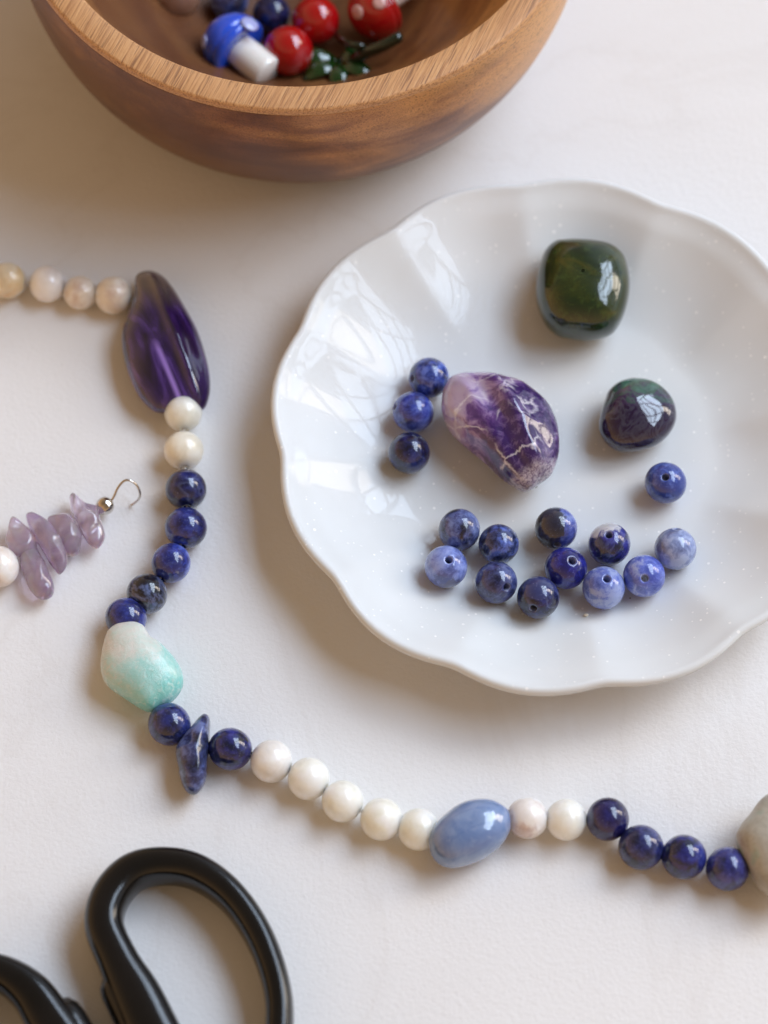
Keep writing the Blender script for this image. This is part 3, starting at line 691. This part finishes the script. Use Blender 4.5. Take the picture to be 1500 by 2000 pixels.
def mushroom(base_px, z, axis, rc, hc, rs, ls, capm, stemm, spotm, spots, lab):
    """axis points from cap top to stem end; origin at cap/stem joint"""
    c = P(base_px[0], base_px[1], z); e_ = empty('glass_mushroom', c)
    q = (-axis).to_track_quat('Z', 'Y'); e_.rotation_euler = q.to_euler()
    pr = [(0.02, -0.4)]; 
    for k in range(7): pr.append((rc * 0.75 * (k + 1) / 7, -0.6 - 0.5 * math.sin((k + 1) / 7 * math.pi * 0.5)))
    for k in range(6):
        a_ = -R(90) + R(150) * k / 5; pr.append((rc * 0.87 + rc * 0.13 * math.cos(a_), -0.2 + rc * 0.13 * math.sin(a_) * 1.2))
    for k in range(1, 16):
        a_ = R(90) * k / 15; pr.append((max(0.02, rc * 0.985 * math.cos(a_) ** 0.9 if k < 15 else 0.02), hc * math.sin(a_) * 0.97 + 0.2))
    vs, fs = lathe(pr, 48); mk('cap', vs, fs, capm, e_)
    pr = [(0.02, -ls)] + [(rs * (0.78 + 0.22 * math.sin(a_)) , -ls + rs * 0.3 * (1 - math.cos(a_))) for a_ in (0.4, 0.9, 1.3, 1.57)] + [(rs * 0.98, -ls * 0.5), (rs * 0.9, 0.3)]
    vs, fs = lathe(pr, 32); mk('stem', vs, fs, stemm, e_)
    qi = q.inverted()
    for d, sr in spots:
        dl = qi @ d; 
        k_ = 1 / math.sqrt((dl.x ** 2 + dl.y ** 2) / rc ** 2 + dl.z ** 2 / hc ** 2)
        vs, fs = sphere(sr, 0.3, 20, 10)
        o = mk('spot', vs, fs, spotm, e_, dl * k_); nrm = Vector((dl.x / rc ** 2, dl.y / rc ** 2, dl.z / hc ** 2)); o.rotation_euler = nrm.to_track_quat('Z', 'Y').to_euler()
    tag(e_, lab, 'mushroom bead', 'glass mushroom beads in the wooden bowl')
bluem = mat_glass('blue_glass', (0.02, 0.10, 0.75)); ivory = mat_glass('ivory_glass', (0.92, 0.90, 0.85), 0.2); spotb = mat_glass('pale_spot_glass', (0.42, 0.46, 0.80), 0.15)
mushroom((462, 92), 16.0, cdir(0.70, -0.62, 0.30), 6.7, 6.9, 3.6, 9.3, bluem, ivory, spotb, [(cdir(-0.85, 0.10, 0.30), 1.5), (cdir(0.45, 0.62, 0.75), 1.9), (cdir(-0.3, 0.75, -0.3), 1.5)],
         'blue glass mushroom with pale spots and an ivory stem lying at the bowl front')
spotr = mat_glass('pink_spot_glass', (0.72, 0.42, 0.38), 0.15)
mushroom((738, 18), 16.0, cdir(0.75, 0.62, -0.45), 6.2, 6.0, 2.2, 10.5, red, mat_glass('pink_ivory_glass', (0.75, 0.62, 0.52), 0.2), spotr,
         [(cdir(0.05, 0.05, 0.95), 1.35), (cdir(-0.62, -0.20, 0.65), 1.5), (cdir(-0.2, 0.8, 0.3), 1.3)], 'red glass mushroom with pink spots, rightmost in the bowl')
# green glass leaf sprig
lf = empty('glass_leaf', P(665, 128, 12)); lp0 = lf.location / MM
lgm = mat_glass('leaf_green_glass', (0.006, 0.040, 0.006))
lo = P(662, 125, 13)
for k, (an, ln) in enumerate(((172, 10.0), (212, 8.5), (268, 8.0), (330, 9.0), (25, 8.0))):
    d = Vector((math.cos(R(an)), math.sin(R(an)), 0)); p = []; rr = []
    for i in range(9):
        t = i / 8; p.append(lo - lp0 + d * ln * t + Vector((0, 0, 1.6 * math.sin(t * 3.0) + 0.3))); w_ = max(0.12, math.sin(math.pi * min(1, 0.12 + 0.86 * t)) ** 0.8)
        rr.append((1.9 * w_, 0.55 * w_))
    vs, fs = tube(p, rr, 14); mk('leaf', vs, fs, lgm, lf)
def stemtube(pts, r): 
    pp = catmull([P(*q) - lp0 for q in pts], 6); n_ = len(pp)
    rr = [r * (1.0 if 0 < i < n_ - 2 else (0.8 if i == n_ - 2 else 0.35 if i == n_ - 1 else 0.6)) for i in range(n_)]
    vs, fs = tube(pp, rr, 14); mk('stem', vs, fs, dkg, lf)
stemtube([(688, 118, 14), (715, 102, 17), (750, 88, 19), (786, 68, 20)], 1.25)
stemtube([(655, 60, 13), (668, 78, 16), (690, 88, 18), (712, 90, 18)], 0.8)
tag(lf, 'dark green glass leaf sprig with two rod-like stems at the front of the bowl', 'glass leaf')

# ------------------------------------------------------------------ scissors
scs = empty('scissors', P(330, 2150, 0)); s0 = scs.location / MM
tag(scs, 'black-handled scissors at the lower left, only the finger loops in view', 'scissors')
a = Mat('black_plastic'); co = a.co(); n1 = a.noise(co, 1.8, 3, 0.6); n2 = a.noise(co, 0.08, 3)
a.set(Base_Color=a.ramp(n2, [(0.3, (0.005, 0.005, 0.005)), (0.7, (0.009, 0.008, 0.008))]), Roughness=0.14, Specular_IOR_Level=0.45, Normal=a.bump(n1, 0.04, 0.5)); blk = a.m
def sq(ca, sa):
    f = lambda v: math.copysign(abs(v) ** 0.72, v); return f(ca), f(sa)
def loop(pts, cross=0.0):
    ctr = [P(x_, y_, 5.2) - s0 for x_, y_, w_, h_ in pts]
    c2 = catmull([(c.x, c.y, c.z) for c in ctr], 8, True)
    ws = catmull([(w_, h_, 0) for x_, y_, w_, h_ in pts], 8, True)
    vs, fs = tube(c2, [(w_.x, w_.y) for w_ in ws], 28, sq, True)
    return mk('finger_loop', vs, fs, blk, scs)
# centre-line pixels with half width / half height in mm
loop([(204, 1810, 3.5, 4.6), (216, 1752, 3.4, 4.6), (258, 1706, 3.2, 4.6), (318, 1692, 3.0, 4.6), (385, 1704, 2.9, 4.6), (452, 1752, 2.7, 4.6), (506, 1830, 2.6, 4.6), (540, 1925, 2.5, 4.6), (546, 2010, 2.5, 4.6), (530, 2100, 2.7, 4.6), (490, 2170, 3.4, 4.6), (425, 2190, 4.4, 4.6), (360, 2130, 4.8, 4.6), (308, 2035, 4.8, 4.6), (268, 1950, 4.5, 4.6), (232, 1880, 3.7, 4.6)])
loop([(-8, 1898, 2.9, 4.4), (55, 1935, 3.6, 4.4), (100, 1998, 4.2, 4.4), (160, 2090, 4.6, 4.4), (215, 2180, 4.8, 4.4), (230, 2260, 4.6, 4.4), (170, 2300, 3.4, 4.4), (80, 2290, 2.8, 4.4), (0, 2240, 2.6, 4.4), (-70, 2150, 2.6, 4.4), (-115, 2050, 2.6, 4.4), (-120, 1960, 2.7, 4.4), (-75, 1900, 2.8, 4.4)])
# raised collars where the handles meet the shanks
def collar(p0, p1, wid, zt):
    q0 = P(*p0, zt) - s0; q1 = P(*p1, zt) - s0
    pts = [q0.lerp(q1, t) for t in (0, 0.06, 0.14, 0.5, 1.0)]
    rr = [(wid * f, 3.9 * f) for f in (0.72, 0.93, 1.0, 1.0, 0.95)]
    vs, fs = tube(pts, rr, 28, sq); mk('collar', vs, fs, blk, scs)
collar((231, 1905), (330, 2110), 4.4, 5.0)
collar((108, 1968), (250, 2220), 4.2, 4.8)
steel = Mat('steel'); steel.set(Base_Color=(0.55, 0.55, 0.56), Metallic=1.0, Roughness=0.25)
def blade(p0, p1, p2, z0, wid):
    q = catmull([P(*p0, z0) - s0, P(*p1, z0) - s0, P(*p2, z0) - s0], 8); n_ = len(q)
    vs, fs = tube(q, [(max(0.4, wid * (1 - (i / (n_ - 1)) ** 2.2)), 0.8) for i in range(n_)], 8); mk('blade', vs, fs, steel.m, scs)
blade((320, 2090), (420, 2350), (380, 3200), 5.6, 5.5)
blade((240, 2210), (350, 2400), (460, 3200), 3.8, 5.5)
vs, fs = lathe([(0.01, 8.0), (2.6, 8.0), (3.0, 7.6), (3.0, 1.5), (0.01, 1.5)], 32); o = mk('pivot_screw', vs, fs, steel.m, scs, P(395, 2420, 0) - s0)
